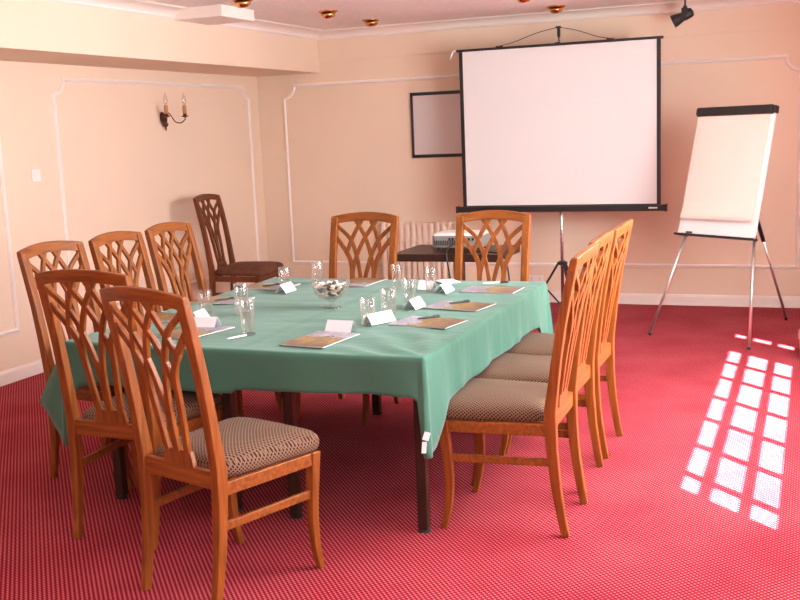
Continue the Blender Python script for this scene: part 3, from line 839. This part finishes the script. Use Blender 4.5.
# paper pad, its foot curling away from the board
for k in range(3):
    rows = []
    for i in range(14):
        f = i / 13
        bb = b3 - .02 - (b3 - b0 - .125 - .01 * k) * f
        xa = a3 + (a0 - a3) * (b3 - bb) / (b3 - b0) + .018; xb = a2 + (a1 - a2) * (b3 - bb) / (b3 - b0) - .03
        cc = .018 + .002 * k + max(0, f - .78) ** 2 * .55
        rows.append([FP(xa, bb, cc), FP(xb, bb - .0, cc + .004 * f), FP(xb, bb, cc + .0015 + .004 * f), FP(xa, bb, cc + .0015)])
    loft(bm, rows)
link('paper_pad', bm, M['paper'], t, smooth=False)
bm = bmesh.new(); slab(bm, [(a3 - .002, b3 - .058), (a2 - .012, b2 - .058), (a2 - .012, b2 + .006), (a3 - .002, b3 + .006)], -.012, .045)
cl = link('clamp_bar', bm, M['black'], t, bevel=.008)
bm = bmesh.new(); slab(bm, [(a3 - .012, b3 - .045), (a3 - .0025, b3 - .045), (a3 - .0025, b3 - .002), (a3 - .012, b3 - .002)], -.005, .035); link('end_cap', bm, M['black'], cl, bevel=.003)
bm = bmesh.new(); slab(bm, [(a2 - .010, b2 - .052), (a2 + .010, b2 - .052), (a2 + .010, b2 + .0), (a2 - .010, b2 + .0)], -.008, .035); link('end_cap', bm, M['black'], cl, bevel=.004)
bm = bmesh.new(); slab(bm, [(a0 - .012, b0 - .016), (a1 + .012, b1 - .016), (a1 + .012, b1 + .0), (a0 - .012, b0 + .0)], -.010, .050); link('pen_tray', bm, M['black'], t, bevel=.003)
bm = bmesh.new(); slab(bm, [(a0 + .08, b0 + .002), (a0 + .125, b0 + .002), (a0 + .125, b0 + .014), (a0 + .08, b0 + .014)], .020, .034)
o = link('board_rubber', bm, M['black']); o.location = mid; tag(o, 'small black board marker on the flipchart tray', 'marker')
f1, f2 = F1 - mid, F2 - mid
for f, tx in ((f1, a0 + .06), (f2, a1 - .025)):
    top = FP(tx, b0 + .02, -.016); d = (top - f)
    top = f + d * 1.9 if f is f1 else f + d * 2.0
    bm = bmesh.new(); off = -fw * 0.0; p0 = f + Vector((0, 0, .018)); tube(bm, [p0, f + d * .98], .011, 12)
    tube(bm, [f + d * .98, FP((f + d * .98).dot(e) * .75, b0 + .35, -.022)], .013, 12)
    l = link('leg', bm, M['alu'], t, smooth=True)
    bm = bmesh.new(); lathe(bm, [(.0115, 0), (.0115, .014), (.009, .02)], 12, f.x, f.y); link('rubber_foot', bm, M['rubber'], l)
    bm = bmesh.new(); tube(bm, [f + d * .955, f + d * .995], .017, 12); link('clamp', bm, M['black'], l)
rf = Vector((-.187, 8.58, 0)) - mid; tp = FP((a2 + a3) / 2, b3 - .25, -.03); d = tp - rf
bm = bmesh.new(); tube(bm, [rf + Vector((0, 0, .018)), rf + d * .50], .010, 12); l = link('leg', bm, M['alu'], t, smooth=True)
bm = bmesh.new(); tube(bm, [rf + d * .47, tp], .015, 12); link('leg_sleeve', bm, M['black'], l, smooth=True)
bm = bmesh.new(); lathe(bm, [(.0115, 0), (.0115, .014), (.009, .02)], 12, rf.x, rf.y); link('rubber_foot', bm, M['rubber'], l)

t = thing('storage_box', 'low grey brown box on the carpet at the right edge of the view', 'box', (.10, 7.25, 0))
bm = bmesh.new(); loft(bm, [rrect(.165, .11, .02, 0), rrect(.172, .117, .02, .145)]); link('body', bm, M['taupe'], t)
bm = bmesh.new(); loft(bm, [rrect(.179, .124, .02, .146), rrect(.179, .124, .02, .165), rrect(.172, .117, .02, .172)]); link('lid', bm, M['taupe'], t)

# ------------------------------------------------------------------ light
w = bpy.data.worlds.new('sky'); scn.world = w; w.use_nodes = True
wt = w.node_tree; bg = wt.nodes['Background']
bg.inputs[0].default_value = (.85, .92, 1, 1); bg.inputs[1].default_value = 1.6
sun = bpy.data.lights.new('sun', 'SUN'); sun.energy = 130; sun.angle = math.radians(.55); sun.color = (1, .93, .84)
so = bpy.data.objects.new('sun', sun); C.objects.link(so)
dv = Vector((-1, .965, -1.9)).normalized(); so.rotation_euler = dv.to_track_quat('-Z', 'Y').to_euler()
def area(name, loc, sx, sy, d, e, col=(1, .97, .93)):
    l = bpy.data.lights.new(name, 'AREA'); l.shape = 'RECTANGLE'; l.size = sx; l.size_y = sy; l.energy = e; l.color = col
    o = bpy.data.objects.new(name, l); C.objects.link(o); o.location = loc
    o.rotation_euler = Vector(d).to_track_quat('-Z', 'Y').to_euler(); return o
area('side_daylight_and_fill', (XR - .01, (W1[0] + W1[1]) / 2, 1.5), W1[1] - W1[0], 1.3, (-1, 0, -.17), 350, (.92, .97, 1))
area('side_daylight_and_fill', (XR - .01, (W3_ADDED[0] + W3_ADDED[1]) / 2, 1.5), W3_ADDED[1] - W3_ADDED[0], 1.3, (-1, 0, -.25), 75, (.92, .97, 1))  # added fill on the foreground chair, set in the invented side opening
area('added_rear_fill', ((W4_ADDED[0] + W4_ADDED[1]) / 2, YN + .01, 1.5), 1.7, 1.3, (0, 1, -.05), 8, (.9, .96, 1))  # added fill lamp behind the camera
area('added_rear_fill', ((W5_ADDED[0] + W5_ADDED[1]) / 2, YN + .01, 1.5), 1.5, 1.3, (0, 1, -.05), 8, (.9, .96, 1))  # second lamp of the added rear fill

# ------------------------------------------------------------------ camera
f, yaw, pitch, roll = (1041.2875, 0.381976, 0.162277, -0.041043)
cy, sy = math.cos(yaw), math.sin(yaw)
fwv = Vector((-sy * math.cos(pitch), cy * math.cos(pitch), -math.sin(pitch))); r = Vector((cy, sy, 0)); u = r.cross(fwv)
r2 = math.cos(roll) * r + math.sin(roll) * u; u2 = -math.sin(roll) * r + math.cos(roll) * u
cam = bpy.data.cameras.new('camera'); cam.sensor_width = 36; cam.lens = f / 800 * 36; cam.clip_start = .05
co = bpy.data.objects.new('camera', cam); C.objects.link(co)
mw = Matrix.Identity(4)
for i in range(3): mw[i][0] = r2[i]; mw[i][1] = u2[i]; mw[i][2] = -fwv[i]
mw[2][3] = 1.6; co.matrix_world = mw
scn.camera = co
vs = scn.view_settings
vs.view_transform = 'Standard'; vs.look = 'None'; vs.gamma = 1; vs.use_curve_mapping = False; vs.exposure = 0
